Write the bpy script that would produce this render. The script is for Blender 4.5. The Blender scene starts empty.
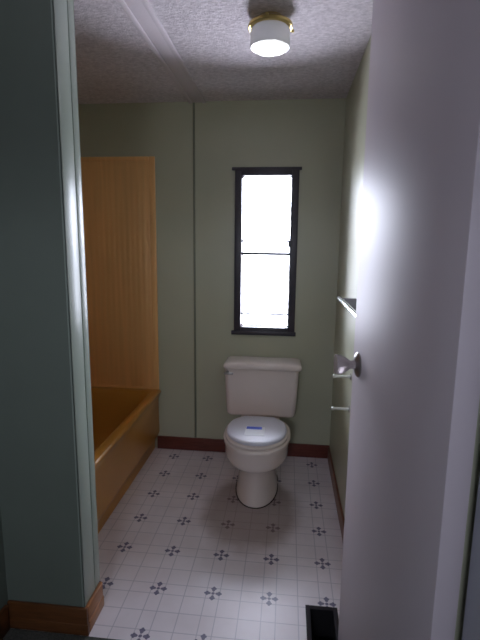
import bpy, bmesh, math
from mathutils import Vector, Matrix

S = bpy.context.scene
COL = S.collection
R = math.radians

# ------------------------------------------------------------------ camera
H = 1.40
PITCH, YAW, ROLL, F = 0.16574, 0.10478, 0.011565, 443.93
cp, sp, cy, sy = math.cos(PITCH), math.sin(PITCH), math.cos(YAW), math.sin(YAW)
fw = Vector((-sy * cp, cy * cp, -sp))
rt = Vector((cy, sy, 0))
up = rt.cross(fw)
cr, sr = math.cos(ROLL), math.sin(ROLL)
r2 = rt * cr + up * sr
u2 = up * cr - rt * sr
cam = bpy.data.cameras.new('camera')
cam.sensor_fit = 'VERTICAL'
cam.sensor_height = 36.0
cam.lens = F * 36.0 / 640.0
cam.clip_start = 0.02
camo = bpy.data.objects.new('camera', cam)
COL.objects.link(camo)
M3 = Matrix((r2, u2, -fw)).transposed()
camo.matrix_world = Matrix.Translation((0, 0, H)) @ M3.to_4x4()
S.camera = camo

# ------------------------------------------------------------------ sky light
world = bpy.data.worlds.new('overcast_sky')
S.world = world
world.use_nodes = True
wt = world.node_tree
bg = wt.nodes['Background']
geo = wt.nodes.new('ShaderNodeTexCoord')
sepw = wt.nodes.new('ShaderNodeSeparateXYZ')
wt.links.new(geo.outputs['Generated'], sepw.inputs[0])
mr = wt.nodes.new('ShaderNodeMapRange')          # -1..1 elevation -> 0..1
mr.inputs[1].default_value, mr.inputs[2].default_value = -1.0, 1.0
wt.links.new(sepw.outputs[2], mr.inputs[0])
rampw = wt.nodes.new('ShaderNodeValToRGB')
SKY = [(0.0, 0.80, (0.86, 0.86, 1.0)), (0.26, 0.70, (0.86, 0.86, 1.0)), (0.42, 0.24, (0.84, 0.86, 1.0)),
       (0.495, 0.17, (0.84, 0.86, 1.0)), (0.515, 0.42, (0.83, 0.86, 1.0)), (0.58, 0.46, (0.83, 0.86, 1.0)),
       (0.72, 0.47, (0.82, 0.85, 1.0)), (1.0, 0.47, (0.82, 0.85, 1.0))]
el = rampw.color_ramp.elements
while len(el) < len(SKY):
    el.new(0.5)
for e_, (pos, k, c) in zip(el, SKY):
    e_.position = pos
    e_.color = (c[0] * k, c[1] * k, c[2] * k, 1)
wt.links.new(mr.outputs[0], rampw.inputs[0])
wt.links.new(rampw.outputs[0], bg.inputs['Color'])
bg.inputs['Strength'].default_value = 56.0

portal = bpy.data.lights.new('window_portal', 'AREA')
portal.shape = 'RECTANGLE'
portal.size, portal.size_y = 0.42, 1.06
portal.cycles.is_portal = True
po = bpy.data.objects.new('window_portal', portal)
COL.objects.link(po)
po.location = (-0.142, 2.92, 1.352)
po.rotation_euler = (R(-90), 0, 0)
portal2 = bpy.data.lights.new('fill_window_portal', 'AREA')
portal2.shape = 'RECTANGLE'
portal2.size, portal2.size_y = 0.46, 0.46
portal2.cycles.is_portal = True
po2 = bpy.data.objects.new('fill_window_portal', portal2)
COL.objects.link(po2)
po2.location = (-0.29, -1.38, 1.60)
po2.rotation_euler = (R(90), 0, 0)

S.view_settings.view_transform = 'Standard'
S.view_settings.look = 'None'
S.view_settings.exposure = 0.76
S.view_settings.gamma = 1.0
S.view_settings.use_curve_mapping = False
S.cycles.max_bounces = 16
S.cycles.diffuse_bounces = 10
S.cycles.filter_width = 1.6
S.cycles.sample_clamp_indirect = 6.0


# ------------------------------------------------------------------ helpers
def srgb(r, g, b):
    f = lambda c: (c / 255 / 12.92) if c / 255 <= 0.04045 else ((c / 255 + 0.055) / 1.055) ** 2.4
    return (f(r), f(g), f(b), 1)


class NT:
    """tiny node-graph helper"""
    def __init__(self, name):
        self.m = bpy.data.materials.new(name)
        self.m.use_nodes = True
        self.t = self.m.node_tree
        self.b = self.t.nodes['Principled BSDF']
        self.out = self.t.nodes['Material Output']

    def n(self, kind, **kw):
        o = self.t.nodes.new(kind)
        for k, v in kw.items():
            setattr(o, k, v)
        return o

    def l(self, a, b):
        self.t.links.new(a, b)

    def val(self, sock, v):
        if hasattr(v, 'is_output') or isinstance(v, bpy.types.NodeSocket):
            self.l(v, sock)
        else:
            sock.default_value = v

    def math(self, op, a, b=0.0, c=0.0):
        o = self.n('ShaderNodeMath', operation=op)
        self.val(o.inputs[0], a)
        self.val(o.inputs[1], b)
        self.val(o.inputs[2], c)
        return o.outputs[0]

    def mix(self, fac, a, b):
        o = self.n('ShaderNodeMix', data_type='RGBA')
        self.val(o.inputs[0], fac)
        self.val(o.inputs[6], a)
        self.val(o.inputs[7], b)
        return o.outputs[2]

    def coord(self, scale=(1, 1, 1)):
        t = self.n('ShaderNodeTexCoord')
        mp = self.n('ShaderNodeMapping')
        mp.inputs['Scale'].default_value = scale
        self.l(t.outputs['Object'], mp.inputs['Vector'])
        return mp.outputs[0]

    def noise(self, vec, scale, detail=3, rough=0.55):
        o = self.n('ShaderNodeTexNoise')
        self.l(vec, o.inputs['Vector'])
        o.inputs['Scale'].default_value = scale
        o.inputs['Detail'].default_value = detail
        o.inputs['Roughness'].default_value = rough
        return o.outputs['Fac']

    def ramp(self, fac, lo, hi):
        o = self.n('ShaderNodeMapRange')
        self.l(fac, o.inputs[0])
        o.inputs[1].default_value = lo
        o.inputs[2].default_value = hi
        return o.outputs[0]

    def bump(self, h, strength, dist):
        o = self.n('ShaderNodeBump')
        o.inputs['Strength'].default_value = strength
        o.inputs['Distance'].default_value = dist
        self.l(h, o.inputs['Height'])
        self.l(o.outputs[0], self.b.inputs['Normal'])

    def pr(self, **kw):
        for k, v in kw.items():
            self.val(self.b.inputs[k], v)
        return self


def dark(c, k):
    return (c[0] * k, c[1] * k, c[2] * k, 1)


def plain(name, c, rough=0.5, metal=0.0, var=0.06, scale=6.0, bump=0.0, bscale=60.0, stretch=(1, 1, 1), spec=0.5):
    t = NT(name)
    v = t.coord(stretch)
    f = t.ramp(t.noise(v, scale), 0.3, 0.7)
    t.pr(**{'Base Color': t.mix(f, dark(c, 1 - var), dark(c, 1 + var)), 'Roughness': rough, 'Metallic': metal,
            'Specular IOR Level': spec})
    if bump:
        t.bump(t.noise(v, bscale, 4), bump, 0.002)
    return t.m


MAT = {}
MAT['wall'] = plain('sage_green_paint', srgb(180, 181, 157), 0.36, var=0.03, scale=2.5, bump=0.12, bscale=90)
MAT['batten'] = plain('sage_green_batten', srgb(124, 127, 108), 0.5, var=0.03)
MAT['corner'] = plain('pale_green_moulding', srgb(160, 172, 160), 0.35, var=0.03)
MAT['door'] = plain('white_door_paint', srgb(198, 188, 194), 0.53, var=0.02, scale=3, bump=0.06, bscale=25, stretch=(1, 1, 0.4), spec=0.42)
MAT['jamb'] = plain('white_jamb_paint', srgb(190, 194, 206), 0.4, var=0.02)
MAT['porcelain'] = plain('bone_porcelain', srgb(228, 215, 208), 0.07, var=0.015)
MAT['lidwhite'] = plain('white_seat_plastic', srgb(220, 219, 230), 0.42, var=0.01)
MAT['chrome'] = plain('chrome', (0.75, 0.75, 0.77, 1), 0.14, 1.0, var=0.03)
MAT['steel'] = plain('dull_nickel', (0.42, 0.40, 0.39, 1), 0.3, 1.0, var=0.05)
MAT['pegmetal'] = plain('bright_satin_metal', (0.9, 0.9, 0.92, 1), 0.38, 1.0, var=0.02)
MAT['brass'] = plain('brass', (0.55, 0.42, 0.16, 1), 0.28, 1.0, var=0.08)
MAT['winframe'] = plain('dark_brown_aluminium', (0.045, 0.038, 0.050, 1), 0.4, var=0.1)
MAT['thinbar'] = plain('grey_aluminium', (0.25, 0.25, 0.28, 1), 0.4, var=0.05)
MAT['base_dark'] = plain('dark_red_brown_wood', srgb(104, 52, 42), 0.4, var=0.25, scale=14, stretch=(1, 1, 12))
MAT['base_oak'] = plain('brown_oak_wood', srgb(104, 64, 34), 0.4, var=0.25, scale=12, stretch=(1, 1, 10))
MAT['base_mid'] = plain('mid_brown_wood', srgb(128, 80, 58), 0.4, var=0.2, scale=14, stretch=(1, 1, 12))
MAT['base_light'] = plain('light_oak_wood', srgb(158, 104, 62), 0.4, var=0.25, scale=12, stretch=(1, 1, 10))
MAT['tub'] = plain('amber_fibreglass', srgb(196, 138, 58), 0.3, var=0.05, scale=3)
MAT['ventmetal'] = plain('dark_brown_metal', (0.022, 0.018, 0.022, 1), 0.75, spec=0.2)
MAT['duct'] = plain('black_duct', (0.006, 0.005, 0.007, 1), 0.8)
MAT['paper'] = plain('white_paper', srgb(246, 247, 252), 0.6, var=0.01)
MAT['blueink'] = plain('blue_paper_band', srgb(66, 96, 214), 0.6, var=0.08, scale=60)
MAT['outside'] = plain('white_outer_siding', srgb(225, 225, 222), 0.7, var=0.02)
MAT['caulk'] = plain('dirty_caulk', srgb(62, 48, 42), 0.8)
MAT['carpet'] = plain('dark_carpet', srgb(74, 76, 70), 0.95, var=0.45, scale=220, bump=0.9, bscale=320)
MAT['hall'] = plain('hall_green_paint', srgb(112, 121, 111), 0.55, var=0.03, bump=0.1, bscale=80)


def ceiling_mat():
    t = NT('textured_ceiling')
    v = t.coord((1, 1.6, 1))
    a = t.noise(v, 55, 5, 0.6)
    b = t.noise(v, 210, 3)
    h = t.math('ADD', a, t.math('MULTIPLY', b, 0.5))
    f = t.ramp(a, 0.35, 0.65)
    t.pr(**{'Base Color': t.mix(f, srgb(200, 192, 198), srgb(234, 227, 232)), 'Roughness': 0.85})
    t.bump(h, 0.9, 0.0115)
    return t.m


MAT['ceiling'] = ceiling_mat()
MAT['ceilbatten'] = plain('white_batten', srgb(206, 198, 204), 0.5, var=0.03, bump=0.3, bscale=90)


def surround_mat():
    t = NT('amber_wall_panel')
    v = t.coord((1, 1, 0.05))
    f = t.ramp(t.noise(v, 40, 3), 0.3, 0.7)
    c = srgb(244, 190, 124)
    t.pr(**{'Base Color': t.mix(f, dark(c, 0.92), dark(c, 1.05)), 'Roughness': 0.42})
    w = t.n('ShaderNodeTexWave', wave_type='BANDS', bands_direction='X')
    w.inputs['Scale'].default_value = 9.0
    t.l(v, w.inputs['Vector'])
    t.bump(w.outputs['Fac'], 0.12, 0.004)
    return t.m


MAT['surround'] = surround_mat()


def floor_mat():
    """white sheet vinyl printed with thin grid lines and navy four-petal crosses"""
    t = NT('patterned_vinyl')
    s, ox, oy = 0.2289, -0.72205, 1.58317
    sep = t.n('ShaderNodeSeparateXYZ')
    tc = t.n('ShaderNodeTexCoord')
    t.l(tc.outputs['Object'], sep.inputs[0])

    def cell(o, off):
        q = t.math('ADD', t.math('DIVIDE', t.math('SUBTRACT', o, off), s), 0.5)
        return t.math('SUBTRACT', t.math('FRACT', q), 0.5)
    a, b = cell(sep.outputs[0], ox), cell(sep.outputs[1], oy)
    aa, ab = t.math('ABSOLUTE', a), t.math('ABSOLUTE', b)

    def line(c, at, w):
        return t.math('SUBTRACT', 1.0, t.math('SMOOTHSTEP' if False else 'MINIMUM', t.math('DIVIDE', t.math('ABSOLUTE', t.math('SUBTRACT', c, at)), w), 1.0))
    lines = t.math('MAXIMUM', t.math('MAXIMUM', line(aa, 0.12, 0.012), line(ab, 0.12, 0.012)),
                   t.math('MAXIMUM', line(aa, 0.5, 0.012), line(ab, 0.5, 0.012)))

    def ell(px, py, rx, ry):
        dx = t.math('DIVIDE', t.math('SUBTRACT', aa, px), rx)
        dy = t.math('DIVIDE', t.math('SUBTRACT', ab, py), ry)
        d = t.math('ADD', t.math('MULTIPLY', dx, dx), t.math('MULTIPLY', dy, dy))
        return t.math('LESS_THAN', d, 1.0)
    shapes = [ell(0.100, 0, 0.060, 0.032), ell(0, 0.100, 0.032, 0.060), ell(0.108, 0.030, 0.022, 0.020),
              ell(0.030, 0.108, 0.020, 0.022), ell(0.0, 0.0, 0.030, 0.030)]
    m = shapes[0]
    for q in shapes[1:]:
        m = t.math('MAXIMUM', m, q)
    v = t.coord()
    f = t.ramp(t.noise(v, 5, 4), 0.3, 0.7)
    base = t.mix(f, srgb(220, 211, 214), srgb(233, 226, 230))
    c1 = t.mix(t.math('MULTIPLY', lines, 0.6), base, srgb(132, 130, 146))
    c2 = t.mix(t.math('MULTIPLY', m, 0.85), c1, srgb(70, 66, 104))
    # soft-edged brown patch on the vinyl around the foot of the toilet
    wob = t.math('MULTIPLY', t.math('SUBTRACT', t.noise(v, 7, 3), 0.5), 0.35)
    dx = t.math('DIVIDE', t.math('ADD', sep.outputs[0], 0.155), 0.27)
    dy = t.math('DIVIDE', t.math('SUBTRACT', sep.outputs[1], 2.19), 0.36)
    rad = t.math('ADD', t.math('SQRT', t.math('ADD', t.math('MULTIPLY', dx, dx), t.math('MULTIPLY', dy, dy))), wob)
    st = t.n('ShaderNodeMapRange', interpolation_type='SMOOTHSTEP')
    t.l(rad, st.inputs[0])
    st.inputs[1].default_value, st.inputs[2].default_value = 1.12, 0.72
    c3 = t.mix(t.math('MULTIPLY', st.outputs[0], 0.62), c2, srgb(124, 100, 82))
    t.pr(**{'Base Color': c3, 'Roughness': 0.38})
    t.bump(t.noise(v, 60, 3), 0.10, 0.002)
    return t.m


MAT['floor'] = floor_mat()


def glass_mat():
    t = NT('clear_window_glass')
    tr = t.n('ShaderNodeBsdfTransparent')
    tr.inputs[0].default_value = (0.95, 0.96, 0.97, 1)
    gl = t.n('ShaderNodeBsdfGlossy')
    gl.inputs['Roughness'].default_value = 0.03
    fr = t.n('ShaderNodeFresnel')
    fr.inputs[0].default_value = 1.45
    mx = t.n('ShaderNodeMixShader')
    t.l(fr.outputs[0], mx.inputs[0])
    t.l(tr.outputs[0], mx.inputs[1])
    t.l(gl.outputs[0], mx.inputs[2])
    t.l(mx.outputs[0], t.out.inputs[0])
    return t.m


MAT['glass'] = glass_mat()


def shade_mat():
    t = plain('frosted_glass', srgb(226, 226, 230), 0.22, var=0.04, scale=20)
    b_ = t.node_tree.nodes['Principled BSDF']       # the lit lamp glows faintly through its frosted drum
    b_.inputs['Emission Color'].default_value = (0.97, 0.97, 1, 1)
    b_.inputs['Emission Strength'].default_value = 0.045
    return t


MAT['shade'] = shade_mat()


def lens_mat():
    t = NT('lit_prismatic_lens')
    v = t.coord()
    w = t.n('ShaderNodeTexWave', wave_type='RINGS', rings_direction='Z')
    w.inputs['Scale'].default_value = 9.0
    w.inputs['Distortion'].default_value = 5.0
    w.inputs['Detail'].default_value = 2.0
    w.inputs['Detail Scale'].default_value = 2.0
    t.l(v, w.inputs['Vector'])
    st = t.math('ADD', 0.5, t.math('MULTIPLY', w.outputs['Fac'], 3.6))
    t.pr(**{'Base Color': (0.9, 0.9, 0.9, 1), 'Roughness': 0.2, 'Emission Color': (0.97, 0.98, 1, 1), 'Emission Strength': st})
    return t.m


MAT['lens'] = lens_mat()


def knob_mat():
    t = NT('clear_acrylic')
    t.pr(**{'Base Color': (0.50, 0.44, 0.44, 1), 'Roughness': 0.25, 'Transmission Weight': 0.35, 'IOR': 1.45})
    return t.m


MAT['acrylic'] = knob_mat()


# ---- mesh helpers
def bx(bm, x0, x1, y0, y1, z0, z1, bevel=0.0, seg=2):
    r = bmesh.ops.create_cube(bm, size=1.0)
    vs = r['verts']
    for v in vs:
        v.co = Vector(((x0 + x1) / 2 + v.co.x * (x1 - x0), (y0 + y1) / 2 + v.co.y * (y1 - y0), (z0 + z1) / 2 + v.co.z * (z1 - z0)))
    if bevel:
        es = list({e for v in vs for e in v.link_edges})
        bmesh.ops.bevel(bm, geom=es, offset=bevel, segments=seg, profile=0.5, affect='EDGES')


def loft(bm, rings, cap0=True, cap1=True, closed=True):
    vr = [[bm.verts.new(p) for p in ring] for ring in rings]
    n = len(vr[0])
    for i in range(len(vr) - 1):
        for k in range(n if closed else n - 1):
            bm.faces.new((vr[i][k], vr[i][(k + 1) % n], vr[i + 1][(k + 1) % n], vr[i + 1][k]))
    if cap0:
        bm.faces.new(list(reversed(vr[0])))
    if cap1:
        bm.faces.new(vr[-1])


def lathe(bm, prof, c, axis='z', n=40, cap0=True, cap1=True):
    """prof: list of (radius, height along axis)"""
    rings = []
    for r, h in prof:
        ring = []
        for k in range(n):
            a = 2 * math.pi * k / n
            ca, sa = r * math.cos(a), r * math.sin(a)
            if axis == 'z':
                p = (c[0] + ca, c[1] + sa, c[2] + h)
            elif axis == 'x':
                p = (c[0] + h, c[1] + ca, c[2] + sa)
            else:
                p = (c[0] + sa, c[1] + h, c[2] + ca)
            ring.append(p)
        rings.append(ring)
    loft(bm, rings, cap0, cap1)


def rrect(cx, cy, hx, hy, rad, z, seg=6):
    rad = min(rad, hx * 0.98, hy * 0.98)
    pts = []
    for i, (sx_, sy_) in enumerate(((1, 1), (-1, 1), (-1, -1), (1, -1))):
        for k in range(seg + 1):
            a = math.pi / 2 * (i + k / seg)
            pts.append((cx + sx_ * (hx - rad) + rad * math.cos(a), cy + sy_ * (hy - rad) + rad * math.sin(a), z))
    return pts


def rr(x0, x1, y0, y1, rad, z, seg=6):
    return rrect((x0 + x1) / 2, (y0 + y1) / 2, (x1 - x0) / 2, (y1 - y0) / 2, rad, z, seg)


def egg(cx, hw, yf, yb, z, n=48, pf=2.1, pb=2.6, split=0.52):
    """plan outline of a toilet bowl: round front, squarer back"""
    ym = yf + (yb - yf) * split
    pts = []
    for k in range(n):
        a = 2 * math.pi * k / n
        c, s = math.cos(a), math.sin(a)
        p = pb if s > 0 else pf
        ly = (yb - ym) if s > 0 else (ym - yf)
        x = hw * math.copysign(abs(c) ** (2 / p), c)
        y = ly * math.copysign(abs(s) ** (2 / p), s)
        pts.append((cx + x, ym + y, z))
    return pts


def tube(bm, p0, p1, r, n=16):
    p0, p1 = Vector(p0), Vector(p1)
    d = (p1 - p0).normalized()
    a = d.orthogonal().normalized()
    b = d.cross(a)
    rings = [[tuple(p + (a * math.cos(2 * math.pi * k / n) + b * math.sin(2 * math.pi * k / n)) * r) for k in range(n)] for p in (p0, p1)]
    loft(bm, rings)


def obj(name, bm, m, parent=None, smooth=False, angle=35):
    bmesh.ops.recalc_face_normals(bm, faces=bm.faces[:])
    me = bpy.data.meshes.new(name)
    bm.to_mesh(me)
    bm.free()
    me.materials.append(MAT[m] if isinstance(m, str) else m)
    o = bpy.data.objects.new(name, me)
    COL.objects.link(o)
    if smooth:
        for p in me.polygons:
            p.use_smooth = True
        try:
            me.set_sharp_from_angle(angle=R(angle))
        except Exception:
            pass
    if parent is not None:
        o.parent = parent
        # meshes are modelled in world coordinates unless the parent sits elsewhere
        o.matrix_parent_inverse = parent.matrix_world.inverted()
    return o


def box_obj(name, m, boxes, parent=None, bevel=0.0):
    bm = bmesh.new()
    for b in boxes:
        bx(bm, *b, bevel=bevel)
    return obj(name, bm, m, parent, smooth=bevel > 0)


def struct(o, label=None):
    o['kind'] = 'structure'
    if label:
        o['label'] = label
    return o


def empty(name, loc, kind=None):
    o = bpy.data.objects.new(name, None)
    o.empty_display_size = 0.05
    COL.objects.link(o)
    o.location = loc
    o.matrix_world = Matrix.Translation(loc)
    return o


def tag(o, label, cat, group=None):
    o['label'] = label
    o['category'] = cat
    if group:
        o['group'] = group
    return o


# ------------------------------------------------------------------ room shell
YB, XR, XL, CZ = 2.84, 0.314, -1.60, 2.263      # back wall, right wall, tub-side wall, ceiling
YF = -1.30                                       # hall wall behind the photographer
T = 0.065
WX0, WX1, WZ0, WZ1 = -0.325, 0.043, 0.850, 1.856  # hole in the back wall
VX0, VX1, VY0, VY1 = 0.118, 0.222, 1.345, 1.555   # floor vent hole

# floor with a hole for the vent
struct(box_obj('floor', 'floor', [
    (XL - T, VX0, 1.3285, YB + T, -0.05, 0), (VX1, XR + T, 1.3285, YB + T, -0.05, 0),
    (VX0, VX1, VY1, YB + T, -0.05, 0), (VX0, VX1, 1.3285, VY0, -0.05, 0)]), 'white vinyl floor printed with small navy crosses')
o = box_obj('carpet', 'carpet', [(XL - T, XR + 0.4, YF - T, 1.3285, -0.05, 0.002)])
o['kind'] = 'structure'
o['label'] = 'dark short carpet in front of the green wall end'
struct(box_obj('ceiling', 'ceiling', [(XL - T, XR + 0.4, YF - T, YB + T, CZ, CZ + 0.08)]), 'white crinkle textured ceiling')
struct(box_obj('wall_back', 'wall', [
    (XL - T, WX0, YB, YB + T, 0, CZ), (WX1, XR + T, YB, YB + T, 0, CZ),
    (WX0, WX1, YB, YB + T, 0, WZ0), (WX0, WX1, YB, YB + T, WZ1, CZ)]), 'sage green wall holding the window')
struct(box_obj('wall_right', 'wall', [(XR, XR + T, 0.75, YB, 0, CZ)]), 'sage green wall behind the open door')
struct(box_obj('wall_left', 'wall', [(XL - T, XL, 1.475, YB, 0, CZ)]), 'sage green wall along the tub')
struct(box_obj('wall_end', 'hall', [(XL - T, -0.695, 1.345, 1.470, 0, CZ)]), 'dark green stub wall at the end of the tub')
struct(box_obj('wall_hall_left', 'hall', [(-0.988 - T, -0.988, YF, 1.345, 0, CZ)]), 'green wall at the left edge')
HW = (-0.50, -0.08, 1.38, 1.80)                  # unseen hall window, added to throw light in from behind
struct(box_obj('wall_front', 'hall', [(-0.988 - T, HW[0], YF - T, YF, 0, CZ), (HW[1], XR + 0.4, YF - T, YF, 0, CZ),
                                      (HW[0], HW[1], YF - T, YF, 0, HW[2]), (HW[0], HW[1], YF - T, YF, HW[3], CZ)]))
hw = struct(empty('fill_window', (-0.29, YF, 1.38)))
box_obj('frame', 'winframe', [(HW[0], HW[0] + 0.03, YF - 0.05, YF + 0.008, HW[2], HW[3]), (HW[1] - 0.03, HW[1], YF - 0.05, YF + 0.008, HW[2], HW[3]),
                              (HW[0] + 0.03, HW[1] - 0.03, YF - 0.05, YF + 0.008, HW[2], HW[2] + 0.03), (HW[0] + 0.03, HW[1] - 0.03, YF - 0.05, YF + 0.008, HW[3] - 0.03, HW[3])], hw)
box_obj('pane', 'glass', [(HW[0] + 0.03, HW[1] - 0.03, YF - 0.03, YF - 0.026, HW[2] + 0.03, HW[3] - 0.03)], hw)
struct(box_obj('wall_hall_right', 'hall', [(XR + 0.02, XR + 0.14, YF, 0.695, 0, CZ)]))

# baseboards: profile with a bevelled top
def board(name, m, x0, x1, y0, y1, h, label=None):
    return struct(box_obj(name, m, [(x0, x1, y0, y1, 0.0, h)], bevel=0.004), label)


board('baseboard_back', 'base_dark', -0.866, XR - 0.001, YB - 0.014, YB - 0.0005, 0.092, 'dark red-brown baseboard below the window')
board('baseboard_right', 'base_mid', XR - 0.013, XR - 0.0005, 1.40, YB - 0.016, 0.085, 'brown baseboard along the right wall')
bm = bmesh.new()
bx(bm, -0.986, -0.680, 1.332, 1.3445, 0, 0.108, bevel=0.005)
bx(bm, -0.986, -0.677, 1.329, 1.3445, 0, 0.045, bevel=0.004)
struct(obj('baseboard_left', bm, 'base_oak', smooth=True), 'brown wood baseboard at foot of the dark green stub wall')
bm = bmesh.new()
bx(bm, -0.6945, -0.680, 1.346, 1.474, 0, 0.105, bevel=0.005)
bx(bm, -0.6945, -0.677, 1.346, 1.474, 0, 0.045, bevel=0.004)
struct(obj('baseboard_end', bm, 'base_light', smooth=True), 'short oak baseboard wrapping the wall end')
board('baseboard_hall', 'base_oak', -0.9875, -0.975, YF + 0.01, 1.325, 0.105)

# corner mouldings on the end of the stub wall
bm = bmesh.new()
bx(bm, -0.6948, -0.6905, 1.3400, 1.4260, 0.109, CZ - 0.001, bevel=0.0012)
bx(bm, -0.6990, -0.6905, 1.3400, 1.3448, 0.109, CZ - 0.001, bevel=0.0012)
struct(obj('trim_1', bm, 'corner', smooth=True), 'wide pale green moulding on the near edge of the wall end')
bm = bmesh.new()
bx(bm, -0.6948, -0.6915, 1.4330, 1.4745, 0.109, CZ - 0.001, bevel=0.0012)
bx(bm, -0.7200, -0.6915, 1.4702, 1.4745, 0.45, CZ - 0.001, bevel=0.0012)
struct(obj('trim_2', bm, 'corner', smooth=True), 'narrow pale moulding on the far edge of the wall end')
# seam batten on the back wall
bm = bmesh.new()
bx(bm, -0.604, -0.590, YB - 0.005, YB - 0.0003, 0.0925, CZ - 0.001, bevel=0.0015)
bx(bm, -0.5985, -0.5955, YB - 0.007, YB - 0.004, 0.0925, CZ - 0.001)
struct(obj('trim_3', bm, 'batten', smooth=True), 'thin vertical seam strip on the back wall')
# flat batten on the ceiling
bm = bmesh.new()
bx(bm, -0.628, -0.522, YF + 0.01, YB - 0.002, CZ - 0.007, CZ - 0.0003, bevel=0.002)
bx(bm, -0.628, -0.606, YF + 0.01, YB - 0.002, CZ - 0.012, CZ - 0.005, bevel=0.003)
bx(bm, -0.544, -0.522, YF + 0.01, YB - 0.002, CZ - 0.012, CZ - 0.005, bevel=0.003)
struct(obj('trim_4', bm, 'ceilbatten', smooth=True), 'white flat batten covering the ceiling seam')
struct(box_obj('gap_shade', 'winframe', [(XR + 0.04, XR + T, 0.696, 0.7495, 0, CZ)]), 'dark strip painted as the shade behind the door hinge')  # closes the hinge gap; its dark colour stands in for shade
# door jamb beside the hinge
bm = bmesh.new()
bx(bm, 0.3125, 0.3335, 0.52, 0.694, 0.003, CZ - 0.18, bevel=0.002)
bx(bm, 0.3085, 0.3335, 0.52, 0.640, 0.003, CZ - 0.18, bevel=0.002)
struct(obj('trim_6', bm, 'jamb', smooth=True), 'white door jamb at the right edge')

# ------------------------------------------------------------------ window
win = struct(empty('window_1', (-0.142, YB, 0.83)), 'tall narrow dark framed window glowing white')
fx0, fx1, fz0, fz1 = -0.338, 0.056, 0.836, 1.870
bm = bmesh.new()
b = 0.044
y0, y1 = YB - 0.012, YB + 0.065
bx(bm, fx0, fx0 + b, y0, y1, fz0, fz1, bevel=0.002)
bx(bm, fx1 - b, fx1, y0, y1, fz0, fz1, bevel=0.002)
bx(bm, fx0 + b, fx1 - b, y0, y1, fz1 - b, fz1, bevel=0.002)
bx(bm, fx0 + b, fx1 - b, y0, y1, fz0, fz0 + b, bevel=0.002)
obj('frame', bm, 'winframe', win, smooth=True)
bm = bmesh.new()
bx(bm, fx0 - 0.020, fx1 + 0.014, y0 - 0.004, YB - 0.0005, fz1 - 0.012, fz1 + 0.006, bevel=0.002)
obj('head_trim', bm, 'winframe', win, smooth=True)
bm = bmesh.new()
bx(bm, fx0 - 0.016, fx1 + 0.008, y0 - 0.006, YB - 0.0005, fz0 - 0.008, fz0 + 0.018, bevel=0.002)
obj('sill_trim', bm, 'winframe', win, smooth=True)
ix0, ix1, iz0, iz1 = fx0 + b, fx1 - b, fz0 + b, fz1 - b
MR = 1.351


def sash(name, za, zb, y, bars):
    bm = bmesh.new()
    w = 0.005
    bx(bm, ix0, ix0 + w, y, y + 0.016, za, zb)
    bx(bm, ix1 - w, ix1, y, y + 0.016, za, zb)
    bx(bm, ix0 + w, ix1 - w, y, y + 0.016, zb - w, zb)
    bx(bm, ix0 + w, ix1 - w, y, y + 0.016, za, za + w)
    s = obj(name, bm, 'winframe', win)
    bm = bmesh.new()
    bx(bm, ix0 + w, ix1 - w, y + 0.006, y + 0.010, za + w, zb - w)
    obj('pane', bm, 'glass', s)
    for z in bars:
        bm = bmesh.new()
        bx(bm, ix0 + w, ix1 - w, y - 0.001, y + 0.005, z - 0.0058, z + 0.0058)
        obj('thin_bar', bm, 'thinbar', s)
    return s


sash('upper_sash', MR - 0.005, iz1, YB + 0.031, [1.431])
sash('lower_sash', iz0, MR + 0.005, YB + 0.048, [0.958])
bm = bmesh.new()
bx(bm, ix0 - 0.001, ix1 + 0.001, YB + 0.002, YB + 0.030, MR - 0.0085, MR + 0.0085, bevel=0.002)
obj('meeting_rail', bm, 'winframe', win, smooth=True)
bm = bmesh.new()
bx(bm, ix1 - 0.012, ix1 + 0.012, y0 - 0.008, y0 + 0.02, 1.395, 1.435, bevel=0.003)
obj('latch', bm, 'winframe', win, smooth=True)

# ------------------------------------------------------------------ open door against the right wall
HX, HY = 0.265, 0.700          # hinge edge, room face
FX, FY = 0.2045, 1.330         # free edge, room face
dlen = math.hypot(FX - HX, FY - HY)
ang = math.atan2(FY - HY, FX - HX)
door = struct(empty('door_1', (HX, HY, 0.015)), 'white flat door standing open against the right wall')
door.rotation_euler = (0, 0, ang)     # local +x runs hinge -> free edge, local -y faces the wall side
bpy.context.view_layer.update()


def dobj(name, bm, m, parent, smooth=True, angle=35):
    """a door piece modelled in the door's own frame"""
    o = obj(name, bm, m, None, smooth, angle)
    o.parent = parent
    return o


bm = bmesh.new()
bx(bm, 0, dlen, -0.042, 0, 0.0, 2.03, bevel=0.0025)
slab = dobj('door_leaf', bm, 'door', door)
kx, kz = dlen - 0.062, 1.066 - 0.015
bm = bmesh.new()
lathe(bm, [(0.036, 0.0), (0.036, 0.003), (0.033, 0.006), (0.018, 0.010)], (kx, 0.0002, kz), 'y', 40)
rose = dobj('knob_rose', bm, 'steel', door)
bm = bmesh.new()
lathe(bm, [(0.013, 0.0104), (0.012, 0.020), (0.0135, 0.026), (0.019, 0.034), (0.0245, 0.042), (0.0275, 0.050), (0.0295, 0.059),
           (0.0300, 0.0635), (0.0285, 0.0655), (0.010, 0.0655)], (kx, 0.0, kz), 'y', 12)
dobj('door_knob', bm, 'acrylic', rose, True, 20)
bm = bmesh.new()
bx(bm, dlen + 0.0002, dlen + 0.0022, -0.030, -0.006, kz - 0.03, kz + 0.03)
dobj('latch_plate', bm, 'steel', door)
for hz in (0.2, 1.75):
    bm = bmesh.new()
    lathe(bm, [(0.006, 0), (0.006, 0.08)], (-0.008, -0.042, hz), 'z', 14)
    bx(bm, -0.0018, -0.0002, -0.042, -0.008, hz, hz + 0.08)
    dobj('hinge', bm, 'jamb', door)

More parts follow.
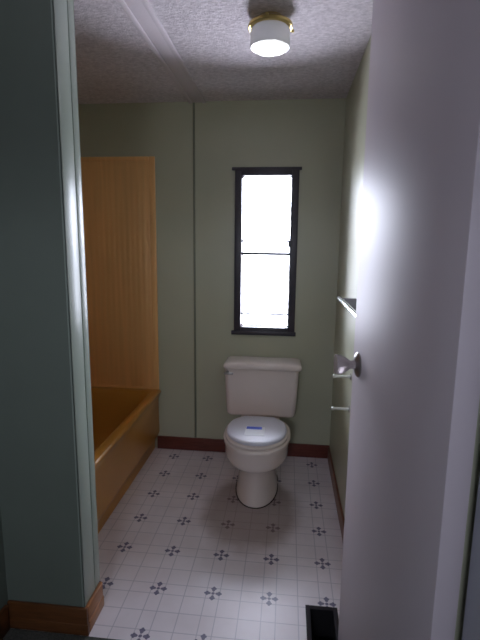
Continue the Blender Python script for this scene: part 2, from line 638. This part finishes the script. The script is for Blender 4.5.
# ------------------------------------------------------------------ bathtub and surround
tub = tag(empty('bathtub', (-1.21, 2.15, 0)), 'amber yellow bathtub along the left side with smooth apron', 'bathtub')
TX0, TX1, TY0, TY1 = XL + 0.003, -0.835, 1.480, YB - 0.003
bm = bmesh.new()
ap = []
for dx, z in ((-0.050, 0.0), (-0.048, 0.06), (-0.040, 0.085), (-0.022, 0.105), (-0.016, 0.125), (-0.018, 0.36), (-0.008, 0.395), (-0.001, 0.408), (0.0, 0.416), (-0.004, 0.424), (-0.012, 0.427)):
    ap.append(rr(TX0, TX1 + dx, TY0, TY1, 0.004, z))
inn = []
for d, z, rad in ((0.045, 0.426, 0.05), (0.054, 0.420, 0.06), (0.060, 0.405, 0.07), (0.085, 0.30, 0.09), (0.11, 0.14, 0.11), (0.14, 0.095, 0.12), (0.20, 0.082, 0.12)):
    inn.append(rr(TX0 + d * 0.9, TX1 - d * 1.1, TY0 + d * 1.2, TY1 - d * 0.95, rad, z))
loft(bm, ap + inn, True, True)
obj('shell', bm, 'tub', tub, smooth=True, angle=50)
bm = bmesh.new()
lathe(bm, [(0.028, 0.0), (0.028, 0.004), (0.010, 0.006)], (-1.22, 1.78, 0.0825), 'z', 24)
obj('drain', bm, 'chrome', tub, smooth=True)

sur = tag(empty('tub_surround', (-1.22, 2.83, 0.43)), 'amber brown wall panel standing above the bathtub', 'wall panel')
bm = bmesh.new()
bx(bm, XL + 0.012, -0.868, YB - 0.008, YB - 0.0008, 0.4285, 1.925, bevel=0.001)
obj('back_panel', bm, 'surround', sur, smooth=True)
bm = bmesh.new()
bx(bm, -0.884, -0.846, YB - 0.013, YB - 0.0006, 0.4285, 1.945, bevel=0.004)
obj('edge_strip', bm, 'surround', sur, smooth=True)
bm = bmesh.new()
bx(bm, XL + 0.012, -0.885, YB - 0.013, YB - 0.0006, 1.915, 1.945, bevel=0.004)
obj('top_strip', bm, 'surround', sur, smooth=True)
bm = bmesh.new()
bx(bm, XL + 0.0008, XL + 0.011, 1.485, YB - 0.001, 0.4285, 1.945, bevel=0.002)
obj('side_panel', bm, 'surround', sur, smooth=True)
bm = bmesh.new()
bx(bm, XL + 0.012, -0.885, YB - 0.016, YB - 0.0085, 0.4285, 0.442, bevel=0.003)
obj('bottom_strip', bm, 'surround', sur, smooth=True)

# ------------------------------------------------------------------ toilet
TCX = -0.143
toi = tag(empty('toilet', (TCX, 2.45, 0)), 'bone white toilet with closed lid below the window', 'toilet')
bm = bmesh.new()
rg = []
for z, hw, yf, yb in ((0.0, 0.120, 2.197, 2.66), (0.012, 0.121, 2.196, 2.66), (0.035, 0.116, 2.206, 2.655), (0.10, 0.106, 2.222, 2.63), (0.185, 0.106, 2.220, 2.61),
                      (0.218, 0.113, 2.192, 2.60), (0.231, 0.136, 2.152, 2.59), (0.243, 0.159, 2.124, 2.58), (0.260, 0.172, 2.109, 2.58), (0.28, 0.176, 2.104, 2.58), (0.335, 0.179, 2.101, 2.58),
                      (0.352, 0.186, 2.094, 2.58), (0.366, 0.186, 2.094, 2.575), (0.372, 0.176, 2.104, 2.57)):
    rg.append(egg(TCX, hw, yf, yb, z, pb=3.0))
loft(bm, rg, True, True)
loft(bm, [rr(TCX - 0.09, TCX + 0.09, 2.50, 2.74, 0.04, 0.10), rr(TCX - 0.10, TCX + 0.10, 2.48, 2.78, 0.04, 0.25),
          rr(TCX - 0.12, TCX + 0.12, 2.47, 2.80, 0.04, 0.31), rr(TCX - 0.12, TCX + 0.12, 2.47, 2.80, 0.04, 0.341)], True, True)
bowl = obj('bowl', bm, 'porcelain', toi, smooth=True, angle=60)
bm = bmesh.new()
loft(bm, [egg(TCX, 0.125, 2.192, 2.664, 0.0004, pb=3.0), egg(TCX, 0.125, 2.192, 2.664, 0.003, pb=3.0), egg(TCX, 0.1215, 2.1955, 2.661, 0.0045, pb=3.0)])
obj('caulk_line', bm, 'caulk', toi, smooth=True)
for s_ in (-1, 1):
    bm = bmesh.new()
    lathe(bm, [(0.012, 0), (0.012, 0.006), (0.009, 0.014), (0.003, 0.017)], (TCX + s_ * 0.112, 2.47, 0.0005), 'z', 16)
    obj('bolt_cap', bm, 'porcelain', toi, smooth=True)
bm = bmesh.new()
TXC = -0.142
rg = []
for z, hx, y0_, y1_, rad in ((0.342, 0.200, 2.66, 2.80, 0.035), (0.347, 0.210, 2.648, 2.81, 0.035), (0.362, 0.217, 2.640, 2.815, 0.035), (0.50, 0.2235, 2.634, 2.817, 0.032),
                             (0.60, 0.2285, 2.630, 2.818, 0.030), (0.651, 0.2305, 2.628, 2.818, 0.030)):
    rg.append(rr(TXC - hx, TXC + hx, y0_, y1_, rad, z))
loft(bm, rg, True, True)
obj('tank', bm, 'porcelain', toi, smooth=True, angle=60)
bm = bmesh.new()
rg = []
for z, d in ((0.652, 0.006), (0.654, 0.002), (0.659, 0.0), (0.670, 0.0), (0.679, 0.004), (0.685, 0.011), (0.688, 0.022), (0.690, 0.05)):
    rg.append(rr(TXC - 0.236 + d, TXC + 0.246 - d, 2.612 + d, 2.825 - d * 0.5, 0.028, z))
loft(bm, rg, True, True)
obj('tank_lid', bm, 'porcelain', toi, smooth=True, angle=60)
# seat ring and closed lid
bm = bmesh.new()
loft(bm, [egg(TCX, hw, yf, yb, z) for z, hw, yf, yb in ((0.3735, 0.166, 2.112, 2.50), (0.376, 0.171, 2.107, 2.502), (0.386, 0.172, 2.106, 2.503), (0.390, 0.168, 2.110, 2.50))])
obj('seat', bm, 'porcelain', toi, smooth=True, angle=60)
bm = bmesh.new()
loft(bm, [egg(TCX, hw, yf, yb, z) for z, hw, yf, yb in ((0.3930, 0.155, 2.128, 2.49), (0.3945, 0.162, 2.120, 2.494), (0.402, 0.164, 2.118, 2.496), (0.408, 0.160, 2.122, 2.493),
                                                          (0.4115, 0.148, 2.136, 2.48), (0.4135, 0.10, 2.19, 2.43))])
slid = obj('seat_lid', bm, 'lidwhite', toi, smooth=True, angle=60)
for s_ in (-1, 1):
    bm = bmesh.new()
    bx(bm, TCX + s_ * 0.075 - 0.018, TCX + s_ * 0.075 + 0.018, 2.505, 2.545, 0.3725, 0.389, bevel=0.006)
    obj('seat_hinge', bm, 'lidwhite', slid, smooth=True)
lev = bmesh.new()
lathe(lev, [(0.012, 0.0), (0.012, -0.006), (0.008, -0.012)], (-0.350, 2.6290, 0.627), 'y', 16)
bx(lev, -0.372, -0.312, 2.608, 2.617, 0.618, 0.632, bevel=0.004)
obj('flush_lever', lev, 'steel', toi, smooth=True)

# paper slip lying on the lid
slip = tag(empty('paper_slip', (-0.150, 2.25, 0.4140)), 'white paper slip with a blue band on the toilet lid', 'paper')
bm = bmesh.new()
bx(bm, -0.203, -0.098, 2.205, 2.318, 0.4142, 0.4150)
sheet = obj('sheet', bm, 'paper', slip)
bm = bmesh.new()
bx(bm, -0.198, -0.114, 2.284, 2.316, 0.4152, 0.4156)
obj('blue_band', bm, 'blueink', sheet)

# ------------------------------------------------------------------ ceiling light
LX, LY = -0.092, 1.865
cl = tag(empty('ceiling_light', (LX, LY, CZ)), 'round ceiling light with brass base and frosted glass drum', 'ceiling light')
bm = bmesh.new()
lathe(bm, [(0.044, -0.0005), (0.048, -0.006), (0.058, -0.014), (0.072, -0.021), (0.083, -0.027), (0.0855, -0.030), (0.0855, -0.038), (0.083, -0.0405), (0.072, -0.041)], (LX, LY, CZ), 'z', 56)
base_ = obj('brass_base', bm, 'brass', cl, smooth=True, angle=30)
bm = bmesh.new()
lathe(bm, [(0.068, -0.036), (0.070, -0.043), (0.074, -0.046), (0.0765, -0.050), (0.077, -0.070), (0.0775, -0.098), (0.0765, -0.104), (0.0735, -0.109), (0.0715, -0.1085)], (LX, LY, CZ), 'z', 56)
shade_ = obj('glass_shade', bm, 'shade', cl, smooth=True, angle=40)
bm = bmesh.new()
lathe(bm, [(0.0710, -0.105), (0.0705, -0.110), (0.064, -0.114), (0.040, -0.117), (0.008, -0.118)], (0, 0, 0), 'z', 48)
ln = obj('lens', bm, 'lens', shade_, smooth=True, angle=60)
ln.location = (LX, LY, CZ)
ln['label'] = 'bright white ribbed lens'
for a in (-95, 25, 145):
    bm = bmesh.new()
    d = Vector((math.cos(R(a)), math.sin(R(a)), 0))
    c0 = Vector((LX, LY, CZ - 0.034))
    tube(bm, c0 + d * 0.080, c0 + d * 0.092, 0.0025, 10)
    tube(bm, c0 + d * 0.092, c0 + d * 0.098, 0.006, 12)
    obj('thumbscrew', bm, 'brass', base_, smooth=True)

# ------------------------------------------------------------------ fittings on the right wall
tb = tag(empty('wall_shelf', (XR, 1.80, 1.17)), 'small dark shelf with chrome front rail above the door knob', 'shelf')
bm = bmesh.new()
bx(bm, XR - 0.064, XR - 0.0006, 1.50, 2.062, 1.162, 1.169, bevel=0.001)
obj('shelf_board', bm, 'ventmetal', tb, smooth=True)
bm = bmesh.new()
tube(bm, (XR - 0.073, 2.068, 1.168), (XR - 0.073, 1.49, 1.168), 0.0095)
obj('front_rail', bm, 'chrome', tb, smooth=True)
for yy in (1.53, 1.97):
    bm = bmesh.new()
    bx(bm, XR - 0.012, XR - 0.0006, yy, yy + 0.03, 1.115, 1.1615, bevel=0.003)
    obj('bracket', bm, 'ventmetal', tb, smooth=True)


def peg(z, label):
    t = tag(empty('wall_peg', (XR, 2.06, z)), label, 'wall peg', None)
    bm = bmesh.new()
    lathe(bm, [(0.016, -0.0005), (0.016, -0.005), (0.008, -0.008)], (XR, 2.06, z), 'x', 20)
    obj('plate', bm, 'chrome', t, smooth=True)
    bm = bmesh.new()
    lathe(bm, [(0.0065, -0.0085), (0.0065, -0.072), (0.009, -0.076), (0.0095, -0.083), (0.006, -0.087)], (XR, 2.06, z), 'x', 16)
    obj('rod', bm, 'pegmetal', t, smooth=True)
    return t


peg(0.798, 'thin chrome peg on the right wall just under the door knob')
peg(0.638, 'lower thin chrome peg on the right wall')

# ------------------------------------------------------------------ floor vent
v = tag(empty('floor_vent', (0.17, 1.45, 0)), 'dark open floor vent in white vinyl beside the door', 'floor vent')
bm = bmesh.new()
f = 0.008
bx(bm, VX0 - 0.010, VX0 + f, VY0 - 0.010, VY1 + 0.010, 0.0004, 0.005, bevel=0.0015)
bx(bm, VX1 - f, VX1 + 0.010, VY0 - 0.010, VY1 + 0.010, 0.0004, 0.005, bevel=0.0015)
bx(bm, VX0 + f, VX1 - f, VY1 - f, VY1 + 0.010, 0.0004, 0.005, bevel=0.0015)
bx(bm, VX0 + f, VX1 - f, VY0 - 0.010, VY0 + f, 0.0004, 0.005, bevel=0.0015)
obj('rim', bm, 'ventmetal', v, smooth=True)
bm = bmesh.new()
e = 0.001
bx(bm, VX0 + e, VX0 + 0.004, VY0 + e, VY1 - e, -0.15, -0.0005)
bx(bm, VX1 - 0.004, VX1 - e, VY0 + e, VY1 - e, -0.15, -0.0005)
bx(bm, VX0 + 0.004, VX1 - 0.004, VY1 - 0.004, VY1 - e, -0.15, -0.0005)
bx(bm, VX0 + 0.004, VX1 - 0.004, VY0 + e, VY0 + 0.004, -0.15, -0.0005)
bx(bm, VX0 + e, VX1 - e, VY0 + e, VY1 - e, -0.155, -0.15)
obj('duct', bm, 'duct', v)
